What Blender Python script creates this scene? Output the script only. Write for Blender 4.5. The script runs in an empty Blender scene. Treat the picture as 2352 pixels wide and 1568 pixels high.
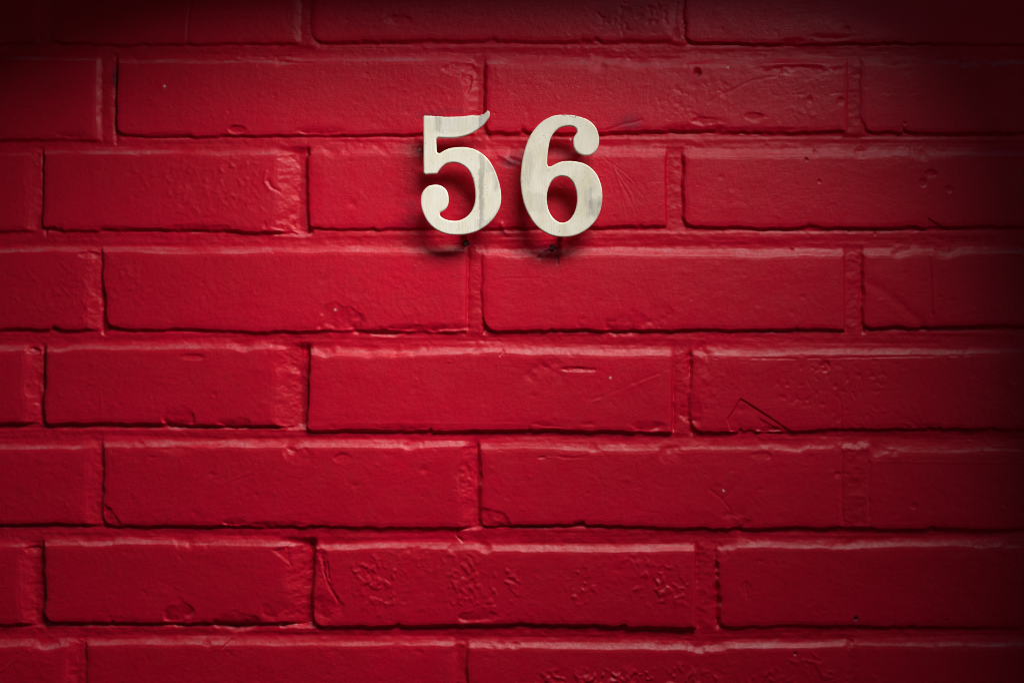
import bpy, bmesh, math
import numpy as np
from mathutils import Vector

S = bpy.context.scene
C = S.collection
R = math.radians
U0 = 0.00035                       # metres per layout unit (2352 units across the picture)

# ------------------------------------------------------------------ camera
cam = bpy.data.cameras.new('camera')
cam.sensor_width = 36
cam.lens = 36 * 1.15 / (2352 * U0)
cam.clip_start, cam.clip_end = 0.01, 200
co = bpy.data.objects.new('camera', cam)
C.objects.link(co)
co.location = (0, -1.15, 0)
co.rotation_euler = (R(90), 0, 0)
S.camera = co
S.cycles.filter_width = 0.85
S.cycles.use_denoising = True

# ------------------------------------------------------------------ daylight: soft overcast sun, dim sky
SUN_EL, SUN_AZ, SUN_ANGLE = 48.9, 41.0, 54.5
world = bpy.data.worlds.new('World')
S.world = world
world.use_nodes = True
nt = world.node_tree
bg = nt.nodes['Background']
sky = nt.nodes.new('ShaderNodeTexSky')
sky.sky_type = 'NISHITA'
sky.sun_disc = False
sky.sun_elevation = R(SUN_EL)
sky.sun_rotation = R(180 - SUN_AZ)
nt.links.new(sky.outputs['Color'], bg.inputs['Color'])
bg.inputs['Strength'].default_value = 0.05
sl = bpy.data.lights.new('sun', 'SUN')
sl.energy = 5.0
sl.angle = R(SUN_ANGLE)
sl.color = (1.0, 0.97, 0.92)
so = bpy.data.objects.new('sun', sl)
C.objects.link(so)
d = Vector((math.sin(R(SUN_AZ)) * math.cos(R(SUN_EL)), -math.cos(R(SUN_AZ)) * math.cos(R(SUN_EL)), math.sin(R(SUN_EL))))
so.location = d * 3
so.rotation_euler = d.to_track_quat('Z', 'Y').to_euler()
vs = S.view_settings
vs.view_transform, vs.look, vs.gamma, vs.use_curve_mapping = 'Standard', 'None', 1, False
vs.exposure = 1.16

# ------------------------------------------------------------------ materials
def new_mat(name):
    m = bpy.data.materials.new(name)
    m.use_nodes = True
    return m, m.node_tree, m.node_tree.nodes['Principled BSDF']

def node(t, kind, **kw):
    n = t.nodes.new(kind)
    for k, v in kw.items():
        setattr(n, k, v)
    return n

def math_node(t, op, a, b=None, c=None, clamp=False):
    n = node(t, 'ShaderNodeMath', operation=op, use_clamp=clamp)
    for i, x in enumerate((a, b, c)):
        if x is None:
            continue
        if isinstance(x, (int, float)):
            n.inputs[i].default_value = x
        else:
            t.links.new(x, n.inputs[i])
    return n.outputs[0]

def noise(t, vec, scale, detail=3, rough=0.5, dist=0.0, stretch=None):
    if stretch:
        mp = node(t, 'ShaderNodeMapping')
        mp.inputs['Scale'].default_value = stretch
        t.links.new(vec, mp.inputs['Vector'])
        vec = mp.outputs[0]
    n = node(t, 'ShaderNodeTexNoise')
    n.inputs['Scale'].default_value = scale
    n.inputs['Detail'].default_value = detail
    n.inputs['Roughness'].default_value = rough
    n.inputs['Distortion'].default_value = dist
    t.links.new(vec, n.inputs['Vector'])
    return n.outputs['Fac']

def ramp(t, x, lo, hi, a=0.0, b=1.0):
    n = node(t, 'ShaderNodeMapRange', interpolation_type='SMOOTHSTEP')
    t.links.new(x, n.inputs['Value'])
    for k, v in zip(('From Min', 'From Max', 'To Min', 'To Max'), (lo, hi, a, b)):
        n.inputs[k].default_value = v
    return n.outputs['Result']

def mix_col(t, fac, a, b):
    n = node(t, 'ShaderNodeMix', data_type='RGBA')
    for s, x in ((0, fac), (6, a), (7, b)):
        if isinstance(x, (int, float)):
            n.inputs[s].default_value = x
        elif isinstance(x, tuple):
            n.inputs[s].default_value = (*x, 1)
        else:
            t.links.new(x, n.inputs[s])
    return n.outputs[2]

def paint_material():
    m, t, p = new_mat('red_gloss_paint')
    pos = node(t, 'ShaderNodeTexCoord').outputs['Object']
    broad = noise(t, pos, 9, 4, 0.55)
    mid = noise(t, pos, 60, 4, 0.6)
    fine = noise(t, pos, 420, 3, 0.6)
    col = mix_col(t, ramp(t, broad, 0.35, 0.68), (0.60, 0.0009, 0.0235), (0.67, 0.0015, 0.0300))
    col = mix_col(t, ramp(t, mid, 0.56, 0.8, 0, 0.35), col, (0.52, 0.0012, 0.022))
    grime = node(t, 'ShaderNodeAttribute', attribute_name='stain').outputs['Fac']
    dust_sheen = node(t, 'ShaderNodeAttribute', attribute_name='dust_sheen').outputs['Fac']
    fleck = node(t, 'ShaderNodeAttribute', attribute_name='fleck').outputs['Fac']
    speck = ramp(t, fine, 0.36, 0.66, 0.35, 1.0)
    col = mix_col(t, math_node(t, 'MULTIPLY', dust_sheen, speck, clamp=True), col, (0.62, 0.17, 0.21))  # paler tone paints the ledges' sky sheen into the colour, with dusty grain
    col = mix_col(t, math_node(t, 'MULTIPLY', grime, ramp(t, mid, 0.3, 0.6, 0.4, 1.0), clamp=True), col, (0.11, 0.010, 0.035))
    col = mix_col(t, fleck, col, (0.85, 0.80, 0.78))
    t.links.new(col, p.inputs['Base Color'])
    t.links.new(math_node(t, 'ADD', ramp(t, mid, 0.3, 0.7, 0.27, 0.40), ramp(t, broad, 0.3, 0.7, 0.14, 0.04)), p.inputs['Roughness'])
    p.inputs['Specular IOR Level'].default_value = 0.30
    streak = noise(t, pos, 1.0, 3, 0.6, stretch=(70, 70, 900))
    h = math_node(t, 'ADD', math_node(t, 'MULTIPLY', noise(t, pos, 700, 4, 0.65), 0.8),
                  math_node(t, 'ADD', math_node(t, 'MULTIPLY', noise(t, pos, 230, 3, 0.6), 1.5),
                            math_node(t, 'MULTIPLY', streak, 0.25)))
    b = node(t, 'ShaderNodeBump')
    b.inputs['Strength'].default_value = 0.9
    b.inputs['Distance'].default_value = 0.00026
    t.links.new(h, b.inputs['Height'])
    t.links.new(b.outputs[0], p.inputs['Normal'])
    return m

def metal_material(name, marks, pale, tan):
    """pale worn brushed metal; marks: (x, z, half width, half height, strength, softness) tarnish patches in layout units"""
    m, t, p = new_mat(name)
    geo = node(t, 'ShaderNodeTexCoord').outputs['Object']
    sep = node(t, 'ShaderNodeSeparateXYZ')
    t.links.new(geo, sep.inputs[0])
    x, y = sep.outputs[0], sep.outputs[1]
    brush = noise(t, geo, 1.0, 4, 0.65, stretch=(1500, 60, 60))
    cloud = noise(t, geo, 55, 4, 0.55, stretch=(1.4, 0.8, 1))
    spots = noise(t, geo, 900, 2, 0.5)
    spotmask = noise(t, geo, 80, 3, 0.6)
    wob = math_node(t, 'MULTIPLY', math_node(t, 'SUBTRACT', noise(t, geo, 130, 4, 0.6), 0.5), 16 * U0)
    wob2 = math_node(t, 'MULTIPLY', math_node(t, 'SUBTRACT', noise(t, geo, 190, 4, 0.6), 0.5), 40 * U0)
    col = mix_col(t, ramp(t, cloud, 0.35, 0.7), pale, tan)
    col = mix_col(t, ramp(t, brush, 0.3, 0.75, 0, 0.35), col, (0.66, 0.62, 0.53))
    col = mix_col(t, math_node(t, 'MULTIPLY', ramp(t, spots, 0.62, 0.70), ramp(t, spotmask, 0.52, 0.66)), col, (0.36, 0.34, 0.29))
    for (mx, my, hw, hh, st, soft, c) in marks:
        dx = math_node(t, 'DIVIDE', math_node(t, 'ABSOLUTE', math_node(t, 'SUBTRACT', math_node(t, 'ADD', x, wob), mx * U0)), hw * U0)
        dy = math_node(t, 'DIVIDE', math_node(t, 'ABSOLUTE', math_node(t, 'SUBTRACT', math_node(t, 'ADD', y, wob2), my * U0)), hh * U0)
        mask = math_node(t, 'MULTIPLY', ramp(t, dx, 1 - soft, 1 + soft, 1, 0), ramp(t, dy, 0.7, 1.25, 1, 0))
        mask = math_node(t, 'MULTIPLY', mask, ramp(t, brush, 0.25, 0.6, 0.55, 1.0))
        col = mix_col(t, math_node(t, 'MULTIPLY', mask, st), col, c)
    t.links.new(col, p.inputs['Base Color'])
    p.inputs['Metallic'].default_value = 0.0
    t.links.new(ramp(t, brush, 0.3, 0.7, 0.36, 0.5), p.inputs['Roughness'])
    b = node(t, 'ShaderNodeBump')
    b.inputs['Strength'].default_value = 0.25
    b.inputs['Distance'].default_value = 0.00008
    t.links.new(math_node(t, 'ADD', brush, math_node(t, 'MULTIPLY', spots, 0.8)), b.inputs['Height'])
    t.links.new(b.outputs[0], p.inputs['Normal'])
    return m

def plain_material(name, col, rough, metallic=0.0, scale=120):
    m, t, p = new_mat(name)
    pos = node(t, 'ShaderNodeTexCoord').outputs['Object']
    c = mix_col(t, ramp(t, noise(t, pos, scale, 4), 0.3, 0.7), tuple(0.75 * k for k in col), col)
    t.links.new(c, p.inputs['Base Color'])
    p.inputs['Roughness'].default_value = rough
    p.inputs['Metallic'].default_value = metallic
    return m

PAINT = paint_material()
STEEL = plain_material('dark_screw_steel', (0.16, 0.14, 0.13), 0.4, 0.7, 900)
PIN = plain_material('steel_pin', (0.30, 0.28, 0.25), 0.45, 0.8)
SLAB = plain_material('dark_slab_finish', (0.035, 0.03, 0.028), 0.7, 0.0, 14)

# ------------------------------------------------------------------ added slab out of view, its opening shapes the sunlight on the wall
def shade_slab():
    bm = bmesh.new()
    X = (-4.2, -0.108, 0.400, 4.4)
    Y = (-2.6, -0.484, -0.230, 0.10)
    top, bot = 0.419, 0.394
    for i in range(3):
        for j in range(3):
            if i == 1 and j == 1:
                continue
            r = bmesh.ops.create_cube(bm, size=1)['verts']
            for v in r:
                v.co = (X[i] + (v.co.x + .5) * (X[i + 1] - X[i]), Y[j] + (v.co.y + .5) * (Y[j + 1] - Y[j]), bot + (v.co.z + .5) * (top - bot))
    bmesh.ops.remove_doubles(bm, verts=bm.verts, dist=1e-5)
    # drop the inner faces shared by neighbouring cells
    seen = {}
    for f in list(bm.faces):
        seen.setdefault(frozenset(v.index for v in f.verts), []).append(f)
    bm.verts.index_update()
    seen = {}
    for f in bm.faces:
        seen.setdefault(frozenset(v.index for v in f.verts), []).append(f)
    dead = [f for fs in seen.values() if len(fs) > 1 for f in fs]
    bmesh.ops.delete(bm, geom=dead, context='FACES_ONLY')
    me = bpy.data.meshes.new('added_shade_slab')
    bm.to_mesh(me)
    bm.free()
    me.materials.append(SLAB)
    o = bpy.data.objects.new('added_shade_slab', me)
    C.objects.link(o)
    o['kind'] = 'structure'
    return o

shade_slab()

def sky_block_wall():  # unseen wall added opposite to cut fill from the low sky
    bm = bmesh.new()
    x0, x1, y0, y1, z0, z1 = -4.0, 4.5, -2.95, -2.75, -1.6, 0.275
    r = bmesh.ops.create_cube(bm, size=1)['verts']
    for v in r:
        v.co = (x0 + (v.co.x + .5) * (x1 - x0), y0 + (v.co.y + .5) * (y1 - y0), z0 + (v.co.z + .5) * (z1 - z0))
    bmesh.ops.bevel(bm, geom=[e for e in bm.edges], offset=0.01, segments=2, affect='EDGES')
    me = bpy.data.meshes.new('sky_block_wall')
    bm.to_mesh(me)
    bm.free()
    me.materials.append(plain_material('dark_blocker_finish', (0.09, 0.07, 0.06), 0.85, 0.0, 20))
    o = bpy.data.objects.new('sky_block_wall', me)
    C.objects.link(o)
    o['kind'] = 'structure'

sky_block_wall()

# ------------------------------------------------------------------ the wall's relief, in layout units (u right, v down) and millimetres
FINE, COARSE = 2.2, 14.0
us = np.concatenate([np.arange(-1750, -60, COARSE), np.arange(-60, 2412, FINE), np.arange(2412, 4100, COARSE)])
vs_ = np.concatenate([np.arange(-660, -60, COARSE), np.arange(-60, 1628, FINE), np.arange(1628, 2430, COARSE)])
NX, NY = len(us), len(vs_)
UU, VV = us[None, :], vs_[:, None]
rng = np.random.default_rng(56)

def spline(c, step, off):
    x = c / step + off
    i = np.floor(x).astype(int)
    f = x - i
    w = np.stack([(1 - f) ** 3 / 6, (3 * f ** 3 - 6 * f ** 2 + 4) / 6, (-3 * f ** 3 + 3 * f ** 2 + 3 * f + 1) / 6, f ** 3 / 6])
    return i, w

def vnoise(sx, sy=None, iu=None, iv=None):
    """smooth cubic lattice noise, about -1..1, on the grid (or on given index slices)"""
    sy = sy or sx
    x = us if iu is None else us[iu]
    y = vs_ if iv is None else vs_[iv]
    ix, wx = spline(x, sx, rng.random())
    iy, wy = spline(y, sy, rng.random())
    ix0, iy0 = ix.min(), iy.min()
    lat = rng.uniform(-1, 1, (iy.max() - iy0 + 4, ix.max() - ix0 + 4))
    a = sum(lat[iy - iy0 + k] * wy[k][:, None] for k in range(4))
    return 1.9 * sum(a[:, ix - ix0 + k] * wx[k][None, :] for k in range(4))

def fbm(sx, sy=None, octaves=3, gain=0.5):
    sy = sy or sx
    out, g, tot = 0, 1, 0
    for k in range(octaves):
        out = out + g * vnoise(sx / 1.93 ** k, sy / 1.93 ** k)
        tot += g
        g *= gain
    return out / tot ** 0.8

def wnoise(scale, octaves=3, gain=0.5, stretch=1.0, warp=0.35):
    """cubic lattice noise on turned and warped coordinates, so that no grid shows"""
    out, g, tot = 0, 1.0, 0
    wx, wy = warp * scale * vnoise(scale * 2.3), warp * scale * vnoise(scale * 2.1)
    x0, y0 = UU + wx, (VV + wy) * stretch
    for k in range(octaves):
        sc = scale / 1.93 ** k
        a = rng.uniform(0, math.pi)
        x = (x0 * math.cos(a) + y0 * math.sin(a)) / sc
        y = (y0 * math.cos(a) - x0 * math.sin(a)) / sc
        x = x - x.min(); y = y - y.min()
        ix, iy = x.astype(np.int32), y.astype(np.int32)
        fx, fy = (x - ix).astype(np.float32), (y - iy).astype(np.float32)
        lat = rng.uniform(-1, 1, (iy.max() + 5, ix.max() + 5)).astype(np.float32)
        W = lat.shape[1]; flat = lat.ravel(); at = iy * W + ix
        def wts(f):
            return ((1 - f) ** 3 / 6, (3 * f ** 3 - 6 * f ** 2 + 4) / 6, (-3 * f ** 3 + 3 * f ** 2 + 3 * f + 1) / 6, f ** 3 / 6)
        ax, ay = wts(fx), wts(fy)
        acc = 0
        for j in range(4):
            acc = acc + ay[j] * sum(ax[i] * flat[at + j * W + i] for i in range(4))
        out = out + g * 1.9 * acc
        tot += g
        g *= gain
    return out / tot ** 0.8

def sstep(x, a=0.0, b=1.0):
    t = np.clip((x - a) / (b - a), 0, 1)
    return t * t * (3 - 2 * t)

# rows of bricks: (left, right, top, bottom) of the face and how wide the right hand arris slopes;
# joints after each brick: (depth mm, bead mm, crack at the next brick's left edge mm)
ROWS = [
 [(-740, 81, -75, 100, 10), (122, 684, -75, 99, 10), (724, 1544, -75, 93, 8), (1573, 2400, -75, 99, 10)],
 [(-640, 221, 138, 318, 14), (268, 1074, 143, 309, 22), (1122, 1942, 146, 304, 9), (1984, 2800, 146, 307, 10)],
 [(-790, 60, 357, 531, 22), (102, 634, 353, 528, 52), (711, 1528, 354, 522, 7), (1575, 2400, 356, 523, 8)],
 [(-620, 205, 581, 757, 28), (242, 1068, 580, 757, 6), (1115, 1938, 584, 757, 7), (1985, 2810, 583, 750, 8)],
 [(-770, 60, 803, 971, 30), (104, 630, 804, 974, 56), (710, 1543, 814, 987, 7), (1591, 2410, 813, 984, 8)],
 [(-630, 202, 1029, 1200, 24), (242, 1064, 1027, 1207, 28), (1103, 1934, 1031, 1206, 6), (1998, 2810, 1038, 1213, 8)],
 [(-770, 52, 1255, 1430, 32), (106, 650, 1252, 1430, 60), (722, 1597, 1260, 1434, 7), (1653, 2470, 1257, 1436, 8)],
 [(-690, 160, 1480, 1655, 26), (205, 1036, 1482, 1655, 16), (1080, 1944, 1486, 1655, 8), (1966, 2780, 1485, 1655, 8)],
]
JOINTS = [
 [(-2.0, 0.3, 0.6), (-1.8, 0.3, 0.5), (-1.6, 0.2, 0.5)],
 [(-3.2, 0.6, 2.6), (-4.0, 0.3, 1.6), (-1.8, 0.3, 0.6)],
 [(-3.0, 0.6, 2.2), (-4.6, 0.2, 2.4), (-4.2, 0.6, 0.8)],
 [(-3.6, 0.6, 2.2), (-3.0, 1.6, 2.6), (-3.4, 1.2, 1.4)],
 [(-3.4, 0.4, 1.6), (-5.0, 0.3, 2.2), (-4.0, 2.0, 1.4)],
 [(-2.6, 0.4, 2.2), (-4.2, 0.2, 1.6), (-0.5, 0.3, 0.2)],
 [(-4.0, 0.3, 2.2), (-5.2, 0.2, 2.0), (-4.4, 2.6, 2.0)],
 [(-2.4, 0.5, 0.4), (-3.2, 0.4, 1.6), (-1.0, 0.2, 0.3)],
]
def extend(row, joints, n):
    """carry a row on beyond the picture, left and right"""
    row, joints = list(row), list(joints)
    while row[0][0] > -1750:
        b = row[0]
        row.insert(0, (b[0] - 44 - 816, b[0] - 44, b[2], b[3], 12))
        joints.insert(0, (-3.5, 0.6, 1.5))
    while row[-1][1] < 4100:
        b = row[-1]
        row.append((b[1] + 44, b[1] + 44 + 816, b[2], b[3], 12))
        joints.append((-3.5, 0.6, 1.5))
    return row, joints
ALL = []
for k in range(-3, 11):
    if 0 <= k < 8:
        ALL.append(extend(ROWS[k], JOINTS[k], k))
    else:
        base = ROWS[k % 2]
        y0 = -75 + 226 * k if k < 0 else 1655 + 50 + 226 * (k - 8)
        ALL.append(extend([(b[0], b[1], y0, y0 + 174, b[4]) for b in base], JOINTS[k % 2], k))

H = np.full((NY, NX), -8.0)
MASK = np.zeros((NY, NX))
wob_b = 4.5 * vnoise(190, 300) + 2.6 * fbm(26, 40, 3) + 1.2 * vnoise(9, 30)
wob_t = 4.0 * vnoise(210, 300) + 3.0 * fbm(46, 60, 3)
wob_l = 3.5 * vnoise(300, 85) + 2.8 * fbm(60, 26, 3) + 1.3 * vnoise(30, 9)
wob_r = 4.0 * vnoise(300, 85) + 5.0 * fbm(60, 30, 3)
chip_n = wnoise(30, 3, 0.6)
bite_t = wnoise(42, 3, 0.55)
ledge_n = vnoise(170, 90)
# --- mortar
rough_m = wnoise(13, 3, 0.6, 1.5)
streak_m = fbm(150, 7, 3)
for r, (row, joints) in enumerate(ALL):
    top = np.mean([b[2] for b in row]); bot = np.mean([b[3] for b in row])
    nxt = np.mean([b[2] for b in ALL[r + 1][0]]) if r + 1 < len(ALL) else bot + 50
    iv = np.where((vs_ >= bot - 30) & (vs_ < nxt + 30))[0]
    t = np.clip((VV[iv] - bot) / max(nxt - bot, 20), 0, 1)
    H[iv] = -2.8 - 0.9 * np.exp(-((t - 0.02) / 0.10) ** 2) - 1.5 * t + 0.22 * rough_m[iv] + 0.36 * streak_m[iv]
for r, (row, joints) in enumerate(ALL):
    for b, n, (dep, bead, crack) in zip(row[:-1], row[1:], joints):
        xa, xb = b[1], n[0]
        iu = np.where((us > xa - 50) & (us < xb + 50))[0]
        iv = np.where((vs_ > b[2] - 40) & (vs_ < b[3] + 40))[0]
        ix = np.ix_(iv, iu)
        x = us[iu][None, :]; v = vs_[iv][:, None]
        wv = sstep(v + 2.5 * rough_m[ix], b[2] - 20, b[2] + 2) * sstep(-(v + 3.5 * rough_m[ix]), -(b[3] + 15), -(b[3] + 1))
        wv = wv * sstep(x + 2.5 * rough_m[ix], xa - 14, xa + 3) * sstep(-x - 2.5 * rough_m[ix], -(xb + 10), -(xb - 3))
        c = (x - (xa + xb) / 2 - 3 * wob_l[ix] * 0.4) / max((xb - xa) / 2, 6)
        if abs(bead) > 1:
            prof = bead * np.sqrt(np.clip(1 - (c * 1.12) ** 2, 0, 1)) - 0.5
        else:
            prof = bead * np.clip(1 - c * c, 0, 1)
        mj = (1.5 if b[4] > 40 else 1.1) * dep + prof + 0.35 * rough_m[ix] + 0.3 * chip_n[ix]
        mj = mj - 0.75 * crack * np.exp(-((x - (xb - 3) - wob_l[ix]) / 4.5) ** 2) * sstep(chip_n[ix], -1.0, 0.6)
        H[ix] = H[ix] * (1 - wv) + mj * wv

# --- bricks
face_low = fbm(240, 130, 2)
lump_a = wnoise(15, 2)
face_mid = wnoise(48, 3, 0.5, 1.4)
BRICKS = []
for r, (row, joints) in enumerate(ALL):
    for k, (x0, x1, y0, y1, wr) in enumerate(row):
        iu = np.where((us > x0 - 90) & (us < x1 + 90))[0]
        iv = np.where((vs_ > y0 - 60) & (vs_ < y1 + 40))[0]
        if len(iu) < 3 or len(iv) < 3:
            continue
        ix = np.ix_(iv, iu)
        x = us[iu][None, :]; v = vs_[iv][:, None]
        tb, tt = rng.uniform(-3, 3), rng.uniform(-3, 3)
        xn = (x - (x0 + x1) / 2) / (x1 - x0)
        bites = 0.8 * sstep(chip_n[ix] - rng.uniform(0.35, 0.65), 0, 0.9)
        dB = (y1 + tb * xn) - v + wob_b[ix] - 14 * bites
        dT = v - (y0 + tt * xn) + wob_t[ix] - 16 * np.clip(bite_t[ix] - 0.35, 0, 1)
        dL = x - x0 + wob_l[ix] - 5 * bites
        dR = x1 - x + wob_r[ix] * min(1.2, wr / 22)
        wB, wT, wL = rng.uniform(5.5, 9), rng.uniform(17, 23), rng.uniform(5, 9)
        sB = sstep(dB, -wB, 0.5)
        wT = wT * (1.25 + 0.25 * ledge_n[ix])
        sT = np.clip((dT + wT) / (wT + 1), 0, 1) ** 1.7
        sL = sstep(dL, -wL, 1)
        sR = sstep(dR, -wr, 1.5)
        if wr > 18:
            sR = np.clip((dR + wr) / wr + 0.055 * rough_m[ix] * (dR < 0) + 0.015 * lump_a[ix] * (dR < -3), 0, 1)
        rc = rng.uniform(8, 26)
        both = (dL < rc) & (dB < rc)
        cc = rc - np.hypot(np.clip(rc - dL, 0, None), np.clip(rc - dB, 0, None))
        sC = np.where(both, sstep(cc, -5, 0.5), 1)
        m = sB * sT * sL * sR * sC
        base = rng.uniform(-0.5, 0.5) + rng.uniform(-0.5, 0.5) * xn + rng.uniform(-0.5, 0.5) * (v - (y0 + y1) / 2) / 170
        # rounded arrises and a face that bows a little
        edge = np.minimum(np.minimum(dB, dT), np.minimum(dL, dR))
        face = base + 0.30 * face_low[ix] + 0.17 * face_mid[ix] - 0.40 * (1 - sstep(edge, 0, 10)) - 0.22 * (1 - sstep(edge + 8 * face_mid[ix], 0, 40))
        H[ix] = H[ix] * (1 - m) + face * m
        MASK[ix] = np.maximum(MASK[ix], m)
        BRICKS.append((r, x0, x1, y0, y1, wr))

# --- what time did to the faces: chips, pits, lumps, cracks, ridges
fine1 = wnoise(11, 2, 0.6, 1.25)
fine2 = wnoise(5.2, 1)
lump_b = wnoise(9.0, 2, 0.55)
lump_c = wnoise(5.8, 1)
STAIN = np.zeros((NY, NX)); DUST_SHEEN = np.zeros((NY, NX)); FLECK = np.zeros((NY, NX))

def win(u0, u1, v0, v1):
    i0, i1 = np.searchsorted(us, (u0, u1)); j0, j1 = np.searchsorted(vs_, (v0, v1))
    s = np.s_[j0:j1, i0:i1]
    return s, us[i0:i1][None, :], vs_[j0:j1][:, None]

BRICK_ROWS = [row[1] for row, _ in ALL]

def chip(cu, cv, ru, rv, depth, rough=1.0, crisp=0.18):
    s, x, v = win(cu - ru * 1.6, cu + ru * 1.6, cv - rv * 1.6, cv + rv * 1.6)
    q = np.hypot((x - cu) / ru, (v - cv) / rv) + 0.36 * chip_n[s] + 0.20 * lump_a[s]
    near = min(((abs(cv - b[3]), 1) if abs(cv - b[3]) < abs(cv - b[2]) else (abs(cv - b[2]), -1)) for b in BRICK_ROWS)
    soft = crisp + 0.5 * sstep(near[1] * (v - cv) / rv + 0.25 * (x - cu) / ru, -0.3, 1.0)
    m = 1 - sstep(q, 1 - soft, 1 + crisp)
    if near[0] < rv * 1.5 + 6:
        m = m * np.clip(0.62 + 0.55 * near[1] * (v - cv) / rv, 0.15, 1.25)
    H[s] += m * (-depth + rough * (0.40 * lump_a[s] + 0.36 * lump_b[s] + 0.30 * rough_m[s]))

def poly(pts, depth, rough=0.5, soft=3.0):
    P = np.array(pts, float)
    s, x, v = win(P[:, 0].min() - 12, P[:, 0].max() + 12, P[:, 1].min() - 12, P[:, 1].max() + 12)
    x = x + 2.0 * fine1[s]; v = v + 2.0 * fine1[s]
    dist = np.full(x.shape, 1e9); inside = np.zeros(x.shape, bool)
    for a, b in zip(P, np.roll(P, -1, 0)):
        e = b - a
        tt = np.clip(((x - a[0]) * e[0] + (v - a[1]) * e[1]) / (e @ e), 0, 1)
        dist = np.minimum(dist, np.hypot(x - a[0] - tt * e[0], v - a[1] - tt * e[1]))
        cr = ((a[1] > v) != (b[1] > v)) & (x < (b[0] - a[0]) * (v - a[1]) / (b[1] - a[1] + 1e-9) + a[0])
        inside ^= cr
    m = sstep(np.where(inside, dist, -dist), -soft * 0.3, soft)
    H[s] += m * sstep(MASK[s], 0.0, 0.6) * (-depth + rough * (0.3 * lump_a[s] + 0.25 * lump_b[s]))

def line(pts, amp, width=3.0, jag=2.0, broken=0.0):
    """a crack (amp < 0) or a ridge along a polyline"""
    P = np.array(pts, float)
    g = 6 + width * 3
    s, x, v = win(P[:, 0].min() - g, P[:, 0].max() + g, P[:, 1].min() - g, P[:, 1].max() + g)
    x = x + jag * chip_n[s] + 0.6 * jag * fine1[s]; v = v + jag * chip_n[s] + 0.6 * jag * lump_a[s]
    dist = np.full(x.shape, 1e9)
    for a, b in zip(P[:-1], P[1:]):
        e = b - a
        tt = np.clip(((x - a[0]) * e[0] + (v - a[1]) * e[1]) / (e @ e), 0, 1)
        dist = np.minimum(dist, np.hypot(x - a[0] - tt * e[0], v - a[1] - tt * e[1]))
    m = np.exp(-(dist / width) ** 2)
    if broken:
        m = m * sstep(lump_a[s] + chip_n[s], -0.6 + broken, 0.2 + broken)
    H[s] += amp * m

def patch(cu, cv, ru, rv, amp, sharp=0.0, up=True):
    """a patch of lumpy, blistered paint"""
    s, x, v = win(cu - ru * 1.5, cu + ru * 1.5, cv - rv * 1.5, cv + rv * 1.5)
    q = np.hypot((x - cu) / ru, (v - cv) / rv) + 0.45 * face_mid[s] + 0.2 * chip_n[s]
    m = 1 - sstep(q, 0.55, 1.15)
    n = np.clip(0.25 * lump_a[s] + 0.65 * lump_b[s] + 0.75 * lump_c[s] + 0.25 * chip_n[s] - sharp, 0, None)
    n = 1.1 * np.tanh(n / 1.1)
    H[s] += m * MASK[s] * 0.85 * amp * (n if up else -n)

chip(788, 732, 50, 42, 1.9, 1.3, 0.10)
chip(405, 962, 36, 24, 1.9); chip(536, 970, 34, 12, 1.3)
chip(1255, 858, 42, 36, 0.7, 1.2, 0.3); chip(1330, 848, 40, 7, 0.6)
chip(1436, 742, 50, 24, 1.3); chip(1515, 728, 24, 34, 1.0, 1.4)
chip(1698, 1190, 36, 30, 1.0, 1.9, 0.3)
chip(407, 1408, 40, 28, 2.0); chip(544, 1428, 46, 22, 1.8); chip(630, 1402, 28, 22, 1.2)
chip(407, 1034, 34, 13, 0.9); chip(695, 1043, 32, 20, 1.1); chip(788, 1051, 20, 11, 0.9)
chip(1548, 1044, 34, 20, 0.9, 1.3, 0.3); chip(1750, 1045, 22, 12, 0.6)
chip(1095, 1416, 34, 14, 1.4); chip(439, 819, 24, 10, 1.2)
chip(910, 47, 30, 13, 0.8); chip(1056, 156, 34, 14, 1.2, 1.3); chip(1074, 190, 11, 28, 1.4)
chip(1606, 836, 30, 42, 1.4, 1.5); chip(1590, 950, 22, 34, 1.2, 1.5)
chip(205, 585, 22, 9, 1.6); chip(82, 806, 22, 9, 1.4); chip(78, 1262, 18, 10, 1.6)
chip(640, 515, 32, 16, 1.3, 1.6); chip(985, 752, 90, 9, 1.5); chip(880, 762, 40, 10, 1.5)
chip(1290, 974, 80, 9, 0.7); chip(930, 982, 60, 8, 0.8); chip(1490, 978, 46, 13, 1.2)
chip(640, 1204, 60, 8, 1.2); chip(540, 1199, 22, 8, 1.0); chip(1066, 1108, 15, 50, 1.0, 1.8)
chip(760, 1395, 34, 42, 1.0, 1.8); chip(735, 1310, 15, 60, 1.6, 1.6, 0.3)
chip(1740, 300, 90, 9, 1.2, 1.4); chip(1600, 296, 70, 11, 1.3, 1.6); chip(1840, 160, 90, 9, 0.7, 1.3, 0.4)
chip(1735, 268, 22, 10, 0.9); chip(1620, 280, 26, 10, 0.9); chip(1602, 165, 7, 10, 1.2); chip(1820, 95, 26, 9, 1.4)
chip(1945, 68, 8, 7, 1.2); chip(2140, 398, 12, 8, 0.8); chip(2098, 1162, 8, 8, .5)
chip(1920, 85, 50, 8, 1.0); chip(640, 130, 90, 6, 0.7); chip(545, 298, 18, 8, 1.2); chip(380, 312, 60, 7, 1.0)
chip(745, 300, 55, 9, 1.2); chip(165, 310, 26, 10, 1.0); chip(470, 524, 60, 9, 1.4); chip(260, 525, 40, 6, 1.0)
chip(2105, 972, 40, 22, 0.7, 1.8, 0.4); chip(1895, 842, 12, 14, 0.8)
chip(1925, 1090, 9, 10, 0.8); chip(1712, 1352, 14, 16, .35, 0.3, 0.2); chip(1660, 1268, 16, 22, 1.3, 1.6)
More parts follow.
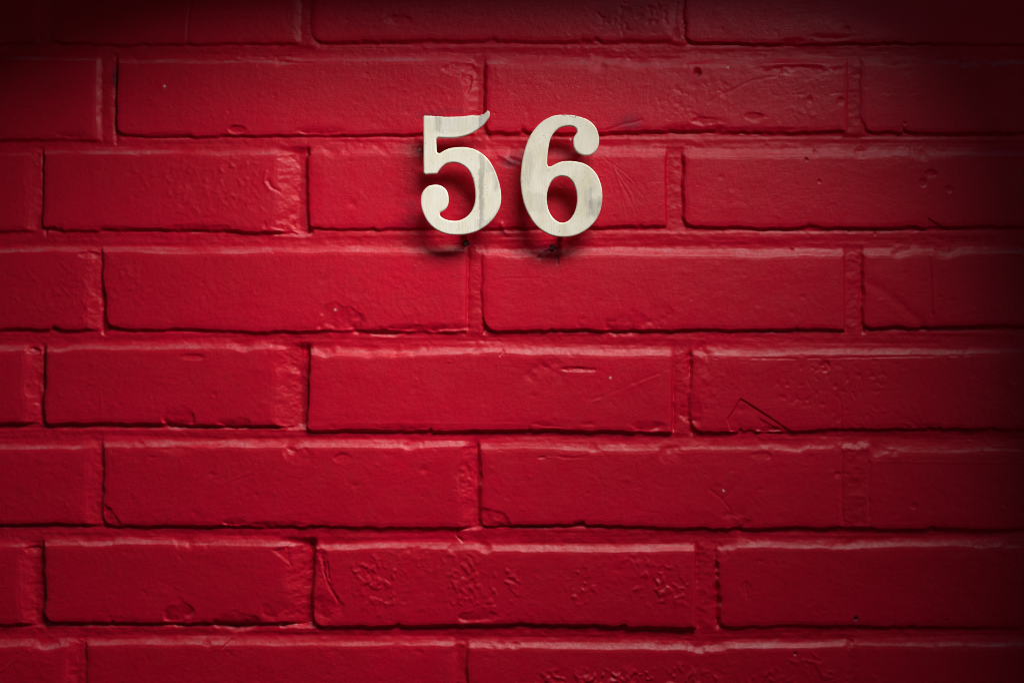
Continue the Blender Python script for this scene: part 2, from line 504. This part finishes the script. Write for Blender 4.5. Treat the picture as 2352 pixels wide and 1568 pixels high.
chip(1280, 1050, 60, 5, .4); chip(460, 1255, 60, 12, .5, 1.2); chip(960, 1268, 50, 16, .5, 1.0)
poly([(236, 1155), (256, 1166), (283, 1208), (236, 1212)], 0.8, 1.6, 6)
poly([(1096, 1162), (1144, 1172), (1158, 1176), (1180, 1210), (1096, 1212)], 0.8, 1.6, 6)
poly([(1701, 914), (1762, 952), (1818, 990), (1676, 990), (1670, 962), (1684, 940)], 1.0, 0.3, 2.2)
poly([(1742, 958), (1800, 990), (1738, 990)], 0.9, 1.2, 3)
poly([(2132, 500), (2172, 524), (2170, 530), (2130, 530)], 1.2, 0.4)
poly([(620, 1262), (664, 1250), (668, 1300)], 1.2, 0.4, 8)
# cracks, scratches, drips, ridges
line([(438, 0), (430, 60), (428, 100)], -0.5, 2.4, 1.5)
line([(1627, 232), (1700, 196), (1786, 172)], -0.3, 2.6, 3)
line([(389, 1168), (480, 1122), (570, 1088), (659, 1044)], 0.16, 2.6, 1.5, 0.1)
line([(0, 1540), (65, 1490)], 0.35, 2.4, 1.5)
line([(1933, 930), (1933, 985)], -0.45, 2.0, 1.5)
line([(2140, 590), (2143, 650), (2145, 715)], 0.7, 4.0, 0.6); line([(2135, 590), (2138, 650), (2140, 722)], -0.5, 3.0, 0.6)
line([(1988, 645), (2040, 675), (2085, 715), (2120, 745)], -0.55, 11, 2)
line([(1628, 1122), (1655, 1142), (1680, 1172)], -0.3, 2.4, 3); line([(1690, 1118), (1660, 1145)], -0.25, 2.0, 1.5)
line([(230, 901), (233, 940), (234, 969)], 0.14, 1.8, 1)
line([(1935, 1036), (1936, 1110), (1936, 1195)], -0.55, 2.4, 2.5); line([(1996, 1060), (1998, 1190)], -0.4, 2.6, 4)
line([(1240, 590), (1258, 578), (1284, 571)], -1.6, 5, 1.5); line([(1281, 585), (1281, 606)], -0.8, 2.2, 1)
line([(1364, 925), (1450, 888), (1540, 852)], 0.22, 3, 2, 0.1); line([(1360, 918), (1450, 880), (1536, 846)], -0.18, 3, 2)
line([(1393, 299), (1430, 288), (1472, 274)], -0.45, 2.6, 2)
line([(482, 140), (600, 139), (700, 146), (846, 146)], -0.7, 2.4, 4, 0.1)
line([(1240, 842), (1300, 846), (1400, 850)], -0.5, 2.4, 3, 0.2); line([(1150, 818), (1158, 806)], -.8, 2.2, 2)
line([(1640, 822), (1800, 824), (2080, 820), (2240, 816)], -0.5, 2.2, 2, 0.1)
line([(1820, 218), (1990, 212), (2100, 216)], -0.25, 2, 2, 0.2); line([(2015, 1060), (2350, 1062)], 0.2, 2.2, 2)
line([(752, 1002), (830, 1002), (1170, 1003)], 0.0, 2, 1); line([(760, 972), (900, 971), (1190, 973)], 0.16, 2, 1)
line([(1052, 1212), (1048, 1232), (1062, 1245)], -0.9, 2.4, 2); line([(1712, 1335), (1716, 1372)], -.5, 1.8, 1)
line([(512, 1488), (530, 1470)], -.6, 2, 2); line([(615, 415), (622, 430), (640, 438)], -0.8, 3.5, 2); line([(610, 395), (606, 418), (620, 436)], 0.5, 4, 1.5)
line([(738, 1280), (752, 1340), (778, 1380)], -0.9, 3.5, 4); line([(752, 1292), (756, 1330)], -0.9, 2.6, 2)
for k in range(16):                                             # fan of brush strokes beside the six
    a = 0.62 + 0.055 * k + rng.uniform(-.02, .02)
    p = (1385 + 2.2 * k, 360 + 2 * k); q = rng.uniform(90, 150)
    line([p, (p[0] + q * math.cos(a) * .85, p[1] + q * math.sin(a) * .85), (p[0] + q * math.cos(a + .08), p[1] + q * math.sin(a + .08))],
         rng.choice([-1, 1]) * rng.uniform(0.05, 0.12), 1.9, 0.8)
for k in range(6):
    line([(1150, 636 + 3 * k), (1200, 635 + 3 * k), (1245, 634 + 3 * k)], rng.choice([-1, 1]) * .09, 1.6, 1.5, 0.1)
# lumpy patches
patch(470, 440, 170, 80, 0.50, 0.0); patch(560, 380, 60, 60, 0.5); patch(150, 660, 160, 85, 0.42); patch(210, 700, 40, 60, 0.5)
patch(870, 700, 180, 70, 0.24); patch(480, 690, 200, 60, 0.16); patch(1650, 900, 70, 80, 0.3)
patch(1960, 895, 190, 85, 0.75, 0.15, False); patch(2040, 930, 90, 40, 0.4)
patch(1640, 220, 160, 80, 0.45, 0.0, False); patch(1800, 220, 160, 80, 0.35, 0.05)
patch(1470, 40, 85, 55, 1.0, 0.0, False)
for cu in (860, 1060, 1160, 1330, 1480, 1540):
    patch(cu, 1345 + rng.uniform(-10, 10), rng.uniform(22, 60), 75, 0.8, 0.0)
patch(1000, 1330, 260, 80, 0.35, 0.1); patch(1400, 1340, 190, 80, 0.35, 0.1)
patch(1300, 1575, 170, 50, 1.3, 0.0); patch(1600, 1580, 130, 55, 1.3, 0.0); patch(1820, 1560, 110, 60, 0.9, 0.0); patch(1440, 1570, 90, 40, 1.0, 0)
patch(1130, 150, 30, 80, .3); patch(950, 230, 120, 60, .2); patch(2250, 920, 150, 70, .25)
for (cu, cv, rr, dd) in ((1602, 168, 5, 1.4), (1860, 228, 7, .8), (1930, 232, 8, 1.1), (2012, 536, 4, 1.), (1853, 367, 4, 1.1), (2120, 420, 10, .8),
                         (2180, 434, 8, .8), (1882, 416, 4, 1), (1954, 531, 4, 1), (2078, 283, 4, 1), (1966, 1420, 4, 1.6), (1974, 1445, 3, 1.4), (2176, 1423, 3, 1.2),
                         (1872, 347, 6, 1.4), (1852, 366, 5, 1.4), (1821, 573, 3, 1.6), (1826, 1500, 4, 1.2), (1460, 307, 4, 1.2), (2060, 1590, 12, 1.0)):
    chip(cu, cv, rr, rr, dd, 0.3, 0.3)
# scattered small pits and paint nibs over every face
for k in range(1500):
    cu, cv = rng.uniform(-40, 2390), rng.uniform(-40, 1610)
    rr = rng.choice([2.2, 3.0, 4.2, 6.5], p=[.4, .35, .2, .05]) * rng.uniform(0.8, 1.2)
    s, x, v = win(cu - 3 * rr, cu + 3 * rr, cv - 3 * rr, cv + 3 * rr)
    H[s] += MASK[s] * (0.07 * rr if rng.random() < 0.45 else -0.09 * rr) * np.exp(-((x - cu) ** 2 / (rr * rng.uniform(1, 1.8)) ** 2 + (v - cv) ** 2 / rr ** 2)) * rng.uniform(.4, 1.1)
# screw holes in the mortar below the numerals
HOLES = [(1070, 558, 4.6), (1269, 568, 4.2)]
for cu, cv, rr in HOLES:
    s, x, v = win(cu - 14, cu + 14, cv - 14, cv + 14)
    H[s] -= 4.5 * (1 - sstep(np.hypot(x - cu, v - cv), rr - 1, rr + 1.6))
chip(1168, 372, 34, 14, .9, 1.0, 0.2); line([(1145, 352), (1170, 370), (1200, 382)], 0.7, 5, 2); line([(1152, 515), (1158, 530), (1166, 536)], 1.2, 5, 1)
# overall orange peel of many coats of paint
streaks = fbm(140, 5.5, 2)
H += (0.085 * fine1 + 0.035 * fine2) * (0.55 + 0.45 * np.clip(face_mid + 0.4, 0, 1.4)) + 0.017 * streaks
H += (1 - MASK) * (0.10 * fine1 + 0.16 * lump_a * np.clip(chip_n, 0, 1))

# stains, dusty sky sheen painted on up-facing ledges, flecks
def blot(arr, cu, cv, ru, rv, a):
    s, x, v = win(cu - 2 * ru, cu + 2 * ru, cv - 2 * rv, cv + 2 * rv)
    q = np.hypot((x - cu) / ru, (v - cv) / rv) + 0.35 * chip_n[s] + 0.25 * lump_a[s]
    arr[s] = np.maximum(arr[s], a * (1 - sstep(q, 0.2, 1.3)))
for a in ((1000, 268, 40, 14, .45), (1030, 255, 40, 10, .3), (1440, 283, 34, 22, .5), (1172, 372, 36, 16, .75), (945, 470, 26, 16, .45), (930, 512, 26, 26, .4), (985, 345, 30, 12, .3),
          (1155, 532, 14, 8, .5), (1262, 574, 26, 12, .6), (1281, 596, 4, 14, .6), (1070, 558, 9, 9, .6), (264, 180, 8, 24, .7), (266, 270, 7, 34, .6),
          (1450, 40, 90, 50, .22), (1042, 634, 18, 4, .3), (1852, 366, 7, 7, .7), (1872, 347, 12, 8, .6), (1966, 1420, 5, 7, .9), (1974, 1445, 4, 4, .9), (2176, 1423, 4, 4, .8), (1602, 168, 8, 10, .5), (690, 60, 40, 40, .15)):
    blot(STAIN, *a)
for cu, cv in ((964, 343), (1311, 319), (770, 711), (1662, 1126), (1402, 867), (378, 198), (1672, 155), (2376, 374)):
    s, x, v = win(cu - 4, cu + 4, cv - 4, cv + 4)
    FLECK[s] = np.maximum(FLECK[s], np.exp(-((x - cu) ** 2 + (v - cv) ** 2) / 4.0))
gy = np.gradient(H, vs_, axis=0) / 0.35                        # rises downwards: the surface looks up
DUST_SHEEN = 0.85 * sstep(gy, 0.22, 0.62) * (0.45 + 0.55 * sstep(face_mid + 0.5 * chip_n, -0.8, 0.9)) * sstep(fbm(40, 8, 2), -1.3, 0.3)
DUST_SHEEN[H < -6.4] = 0
GX = np.gradient(H, us, axis=1) / 0.35
NRM = np.stack([-GX, -np.ones_like(H), gy], -1)
NRM /= np.linalg.norm(NRM, axis=-1, keepdims=True)

# ------------------------------------------------------------------ the wall: mortar and one object per brick, all cut from that relief
wall = bpy.data.objects.new('brick_wall', None)
wall.location = (0, 0, 0)
C.objects.link(wall)
wall['label'] = 'brick wall thickly painted glossy red, chipped and blistered, behind the metal numerals'
wall['category'] = 'wall'
wall['kind'] = 'thing'

Xm = (us - 1176) * U0
Zm = (784 - vs_) * U0

def attr(me, name, data):
    a = me.attributes.new(name, 'FLOAT', 'POINT')
    a.data.foreach_set('value', np.ascontiguousarray(data, dtype=np.float32))

def mesh_from(name, verts, quads, smooth, normals):
    me = bpy.data.meshes.new(name)
    me.vertices.add(len(verts))
    me.vertices.foreach_set('co', np.ascontiguousarray(verts, dtype=np.float32).ravel())
    me.loops.add(quads.size)
    me.loops.foreach_set('vertex_index', np.ascontiguousarray(quads, dtype=np.int32).ravel())
    me.polygons.add(len(quads))
    me.polygons.foreach_set('loop_start', np.arange(0, quads.size, 4, dtype=np.int32))
    me.update(calc_edges=True)
    me.polygons.foreach_set('use_smooth', smooth)
    me.normals_split_custom_set_from_vertices(normals)
    me.materials.append(PAINT)
    return me

owned = np.zeros((NY - 1, NX - 1), bool)
uc, vc = (us[1:] + us[:-1]) / 2, (vs_[1:] + vs_[:-1]) / 2
DEPTH = 0.06
for (r, x0, x1, y0, y1, wr) in BRICKS:
    cols = np.where((uc > x0 - 3) & (uc < x1 + wr * 0.5))[0]
    rws = np.where((vc > y0 - 11) & (vc < y1 + 2.5))[0]
    if len(cols) < 2 or len(rws) < 2:
        continue
    i0, i1, j0, j1 = cols[0], cols[-1] + 1, rws[0], rws[-1] + 1
    owned[j0:j1, i0:i1] = True
    h = H[j0:j1 + 1, i0:i1 + 1]
    ny, nx = h.shape
    gx, gz = np.meshgrid(Xm[i0:i1 + 1], Zm[j0:j1 + 1])
    front = np.stack([gx, -h * 0.001, gz], -1).reshape(-1, 3)
    idx = np.arange(ny * nx).reshape(ny, nx)
    q = np.stack([idx[:-1, :-1], idx[1:, :-1], idx[1:, 1:], idx[:-1, 1:]], -1).reshape(-1, 4)
    ring = np.concatenate([idx[0, :-1], idx[:-1, -1], idx[-1, :0:-1], idx[:0:-1, 0]])
    back = front[ring].copy(); back[:, 1] = DEPTH
    bi = np.arange(len(ring)) + ny * nx
    sk = np.stack([ring, np.roll(ring, -1), np.roll(bi, -1), bi], -1)
    o4 = bi[[0, nx - 1, nx - 1 + ny - 1, 2 * (nx - 1) + ny - 1]]
    verts = np.concatenate([front, back])
    quads = np.concatenate([q, sk, o4[None]])
    c = Vector(((x0 + x1) / 2 * U0 - 1176 * U0, 0, (784 - (y0 + y1) / 2) * U0))
    smooth = np.zeros(len(quads), bool); smooth[:len(q)] = True
    me = mesh_from('brick', verts - np.array(c), quads, smooth, np.concatenate([NRM[j0:j1 + 1, i0:i1 + 1].reshape(-1, 3), np.tile((0.0, 1.0, 0.0), (len(ring), 1))]))
    for nm, arr in (('stain', STAIN), ('dust_sheen', DUST_SHEEN), ('fleck', FLECK)):
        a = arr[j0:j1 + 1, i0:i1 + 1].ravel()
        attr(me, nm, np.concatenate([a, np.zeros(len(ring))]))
    o = bpy.data.objects.new('brick', me)
    o.location = c
    o.parent = wall
    C.objects.link(o)

jj, ii = np.where(~owned)
idx = np.arange(NY * NX).reshape(NY, NX)
q = np.stack([idx[jj, ii], idx[jj + 1, ii], idx[jj + 1, ii + 1], idx[jj, ii + 1]], -1)
used, inv = np.unique(q, return_inverse=True)
q = inv.reshape(-1, 4)
verts = np.stack([Xm[used % NX], -H.ravel()[used] * 0.001, Zm[used // NX]], -1)
me = mesh_from('mortar', verts, q, np.ones(len(q), bool), NRM.reshape(-1, 3)[used])
for nm, arr in (('stain', STAIN), ('dust_sheen', DUST_SHEEN), ('fleck', FLECK)):
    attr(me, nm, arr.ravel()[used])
mo = bpy.data.objects.new('mortar', me)
mo.parent = wall
C.objects.link(mo)

# screws sunk in the two holes: a ring-shaped head with a slot
for cu, cv, rr in HOLES:
    j, i = np.searchsorted(vs_, cv), np.searchsorted(us, cu)
    depth = H[j - 8:j + 9, i - 8:i + 9].max()
    bm = bmesh.new()
    n = 14
    prof = [(0.0, -0.6), (0.45, -0.6), (0.62, -0.1), (0.98, 0.0), (1.05, -0.5), (1.05, -3.0)]
    rings = []
    for (a, z) in prof:
        rad = max(a, 0.02) * rr * U0
        rings.append([bm.verts.new((rad * math.cos(2 * math.pi * k / n), -z * 0.001, rad * math.sin(2 * math.pi * k / n))) for k in range(n)])
    for ra, rb in zip(rings[:-1], rings[1:]):
        for k in range(n):
            bm.faces.new((ra[k], ra[(k + 1) % n], rb[(k + 1) % n], rb[k]))
    bm.faces.new(rings[0][::-1])
    me = bpy.data.meshes.new('screw')
    bm.to_mesh(me); bm.free()
    me.materials.append(STEEL)
    o = bpy.data.objects.new('screw', me)
    o.location = ((cu - 1176) * U0, -(depth - 1.4) * 0.001, (784 - cv) * U0)
    o.parent = wall
    C.objects.link(o)

# ------------------------------------------------------------------ the two numerals, standing off the wall on pins
FIVE = [(210,172),(225,163),(236,167),(245,165),(262,167),(280,165),(296,169),(310,168),(322,173),(335,171),(345,168),(355,169),(368,174),(380,173),(405,177),(430,176),(455,178),(480,175),(500,177),(520,174),(540,175),(560,173),(580,174),(600,170),(620,169),(640,165),(662,164),(680,160),(692,164),(705,165),(722,166),(740,164),(757,162),(763,153),(772,150),(779,156),(785,153),(790,149),(800,138),(806,134),(812,128),(816,120),(822,117),(832,118),(843,128),(848,145),(845,168),(835,190),(815,218),(790,250),(770,268),(735,295),(700,318),(660,340),(610,358),(560,371),(500,379),(440,381),(390,378),(360,376),(345,378),(336,388),(333,400),(334,430),(336,470),(338,500),(342,515),(355,523),(370,522),(390,510),(420,493),(460,478),(510,469),(560,466),(610,467),(655,474),(700,487),(745,510),(790,542),(830,582),(865,630),(895,690),(920,755),(940,825),(952,890),(956,940),(953,985),(943,1035),(925,1080),(895,1130),(855,1180),(810,1220),(760,1253),(705,1280),(645,1298),(585,1307),(520,1309),(455,1304),(400,1290),(350,1268),(300,1235),(258,1192),(225,1140),(200,1080),(187,1030),(183,985),(187,940),(200,900),(225,865),(255,840),(290,829),(325,826),(360,830),(395,845),(425,870),(443,905),(451,945),(452,985),(445,1020),(430,1050),(410,1070),(388,1084),(372,1093),(367,1107),(370,1120),(385,1137),(410,1152),(445,1164),(485,1171),(530,1171),(575,1160),(620,1135),(655,1100),(680,1060),(697,1015),(704,970),(706,915),(700,855),(690,800),(672,745),(650,700),(620,665),(585,640),(545,622),(500,614),(460,618),(420,632),(385,660),(360,690),(345,712),(330,722),(300,724),(260,726),(232,729),(217,724),(210,710),(209,600),(209,400)]
SIX = [(1530,157),(1500,158),(1460,165),(1420,180),(1370,205),(1320,245),(1270,300),(1230,360),(1200,425),(1180,490),(1162,560),(1150,630),(1142,700),(1139,770),(1142,840),(1150,910),(1165,980),(1185,1045),(1215,1110),(1250,1170),(1290,1220),(1340,1262),(1400,1298),(1460,1319),(1520,1328),(1575,1329),(1630,1322),(1690,1304),(1745,1276),(1795,1240),(1840,1195),(1875,1145),(1900,1090),(1915,1030),(1924,970),(1924,910),(1917,850),(1900,790),(1872,730),(1835,683),(1790,645),(1740,620),(1690,607),(1640,600),(1585,599),(1535,605),(1490,620),(1450,640),(1430,650),(1412,651),(1400,640),(1396,620),(1396,590),(1400,530),(1408,470),(1420,410),(1440,360),(1465,325),(1500,293),(1540,275),(1580,267),(1625,266),(1655,276),(1672,292),(1679,312),(1678,330),(1668,345),(1655,362),(1645,385),(1642,415),(1644,445),(1655,480),(1675,510),(1705,533),(1740,545),(1780,548),(1815,540),(1848,518),(1872,490),(1886,455),(1893,415),(1891,370),(1882,325),(1865,285),(1840,250),(1805,218),(1760,192),(1738,187),(1720,178),(1705,176),(1690,169),(1675,168),(1660,163),(1640,161),(1620,157),(1597,158),(1575,155),(1555,158)]
COUNTER = [(1535,745),(1580,752),(1615,775),(1645,812),(1665,860),(1677,915),(1680,965),(1676,1020),(1662,1075),(1640,1120),(1610,1160),(1575,1182),(1540,1190),(1500,1180),(1460,1150),(1430,1112),(1408,1065),(1396,1010),(1391,955),(1396,900),(1410,850),(1435,800),(1465,768),(1500,750)]
FRONT = -0.0205                    # the plates' front
PLATE = 0.0040
K = (1.15 + FRONT) / 1.15          # where the line of sight through the traced outline meets the plate's plane

def to_world(p):
    u, v = (980 + p[0] / 3.92) * 0.9408, (240 + p[1] / 3.92) * 0.9408
    return ((u - 1176) * U0 * K, (784 - v) * U0 * K)

def smooth_ring(pts, raw=()):
    """one Catmull-Rom pass between traced points, left angular where the edge is ragged"""
    out, n = [], len(pts)
    for k in range(n):
        p0, p1, p2, p3 = (np.array(pts[(k + j) % n], float) for j in (-1, 0, 1, 2))
        out.append(tuple(p1))
        if k in raw or np.hypot(*(p2 - p1)) < 12:
            continue
        for t in (0.33, 0.67):
            out.append(tuple(0.5 * (2 * p1 + (p2 - p0) * t + (2 * p0 - 5 * p1 + 4 * p2 - p3) * t * t + (3 * p1 - p0 - 3 * p2 + p3) * t ** 3)))
    return out

def numeral(rings, mat, label, pins):
    W = [[to_world(p) for p in r] for r in rings]
    a = np.array(W[0]); cx, cz = (a.min(0) + a.max(0)) / 2
    cu = bpy.data.curves.new('outline', 'CURVE')
    cu.dimensions = '2D'; cu.fill_mode = 'BOTH'
    bev = 0.00125
    cu.extrude = PLATE / 2 - bev; cu.bevel_depth = bev; cu.bevel_resolution = 2; cu.offset = -bev
    for r in W:
        s = cu.splines.new('POLY')
        s.points.add(len(r) - 1)
        for p, (x, z) in zip(s.points, r):
            p.co = (x - cx, z - cz, 0, 1)
        s.use_cyclic_u = True
    tmp = bpy.data.objects.new('outline', cu)
    C.objects.link(tmp)
    me = bpy.data.meshes.new_from_object(tmp.evaluated_get(bpy.context.evaluated_depsgraph_get()))
    bpy.data.objects.remove(tmp); bpy.data.curves.remove(cu)
    me.name = 'house_number'
    bm = bmesh.new(); bm.from_mesh(me)
    bmesh.ops.remove_doubles(bm, verts=bm.verts, dist=2e-6)
    bm.to_mesh(me); bm.free()
    for p in me.polygons:
        p.use_smooth = abs(p.normal.z) < 0.98
    me.materials.clear(); me.materials.append(mat)
    o = bpy.data.objects.new('house_number', me)
    C.objects.link(o)
    o.location = (cx, FRONT + PLATE / 2, cz)
    o.rotation_euler = (R(90), 0, 0)
    o['label'] = label; o['category'] = 'house number'
    for p in pins:
        x, z = to_world(p)
        bm = bmesh.new()
        bmesh.ops.create_cone(bm, cap_ends=True, segments=16, radius1=0.0024, radius2=0.0024, depth=1.0)
        for v in bm.verts:
            v.co.z = v.co.z * 0.024
        pm = bpy.data.meshes.new('mounting_pin'); bm.to_mesh(pm); bm.free()
        pm.materials.append(PIN)
        po = bpy.data.objects.new('mounting_pin', pm)
        po.parent = o
        po.location = (x - cx, z - cz, -0.012 - PLATE / 2 + 0.0005)
        C.objects.link(po)
    return o

def loc(p, rings):
    """crop point to the numeral's own layout units"""
    a = np.array([to_world(q) for q in rings[0]]); c = (a.min(0) + a.max(0)) / 2
    x, z = to_world(p)
    return ((x - c[0]) / U0, (z - c[1]) / U0)

def mark(p, hw, hh, st, soft, rings, c=(0.30, 0.29, 0.26)):
    x, y = loc(p, rings)
    return (x, y, hw, hh, st, soft, c)

r5 = [smooth_ring(FIVE, set(range(0, 44)) | set(range(155, 164)))]
r6 = [smooth_ring(SIX, set(range(91, 98))), smooth_ring(COUNTER)]
m5 = metal_material('worn_metal_five', [
    mark((770, 800), 6, 78, 0.48, 0.45, r5, (0.36, 0.34, 0.28)), mark((762, 960), 4, 70, 0.45, 0.5, r5), mark((350, 230), 6, 22, 0.45, 0.5, r5),
    mark((800, 215), 14, 20, 0.55, 0.25, r5), mark((920, 760), 9, 26, 0.40, 0.6, r5), mark((560, 250), 60, 18, 0.16, 0.5, r5),
    mark((860, 640), 10, 16, 0.30, 0.7, r5), mark((800, 1200), 18, 9, 0.30, 0.6, r5)],
    (0.98, 0.945, 0.84), (0.93, 0.87, 0.70))
m6 = metal_material('worn_metal_six', [
    mark((1845, 1050), 14, 20, 0.50, 0.5, r6), mark((1812, 960), 3.5, 24, 0.45, 0.5, r6), mark((1770, 960), 4, 20, 0.28, 0.7, r6),
    mark((1895, 985), 5, 12, 0.45, 0.6, r6), mark((1285, 1000), 26, 22, 0.28, 0.7, r6, (0.42, 0.38, 0.27)), mark((1210, 660), 10, 40, 0.26, 0.7, r6),
    mark((1830, 850), 6, 14, 0.22, 0.8, r6), mark((1620, 172), 16, 1.6, 0.8, 0.5, r6, (0.05, 0.04, 0.04))],
    (0.97, 0.925, 0.80), (0.85, 0.78, 0.59))
numeral(r5, m5, 'pale worn metal numeral 5 with a ragged top edge and a dark vertical streak', [(270, 300), (600, 1240), (850, 760)])
numeral(r6, m6, 'pale worn metal numeral 6 with a round closed bowl, tarnished at its lower right', [(1270, 520), (1790, 430), (1540, 1260)])
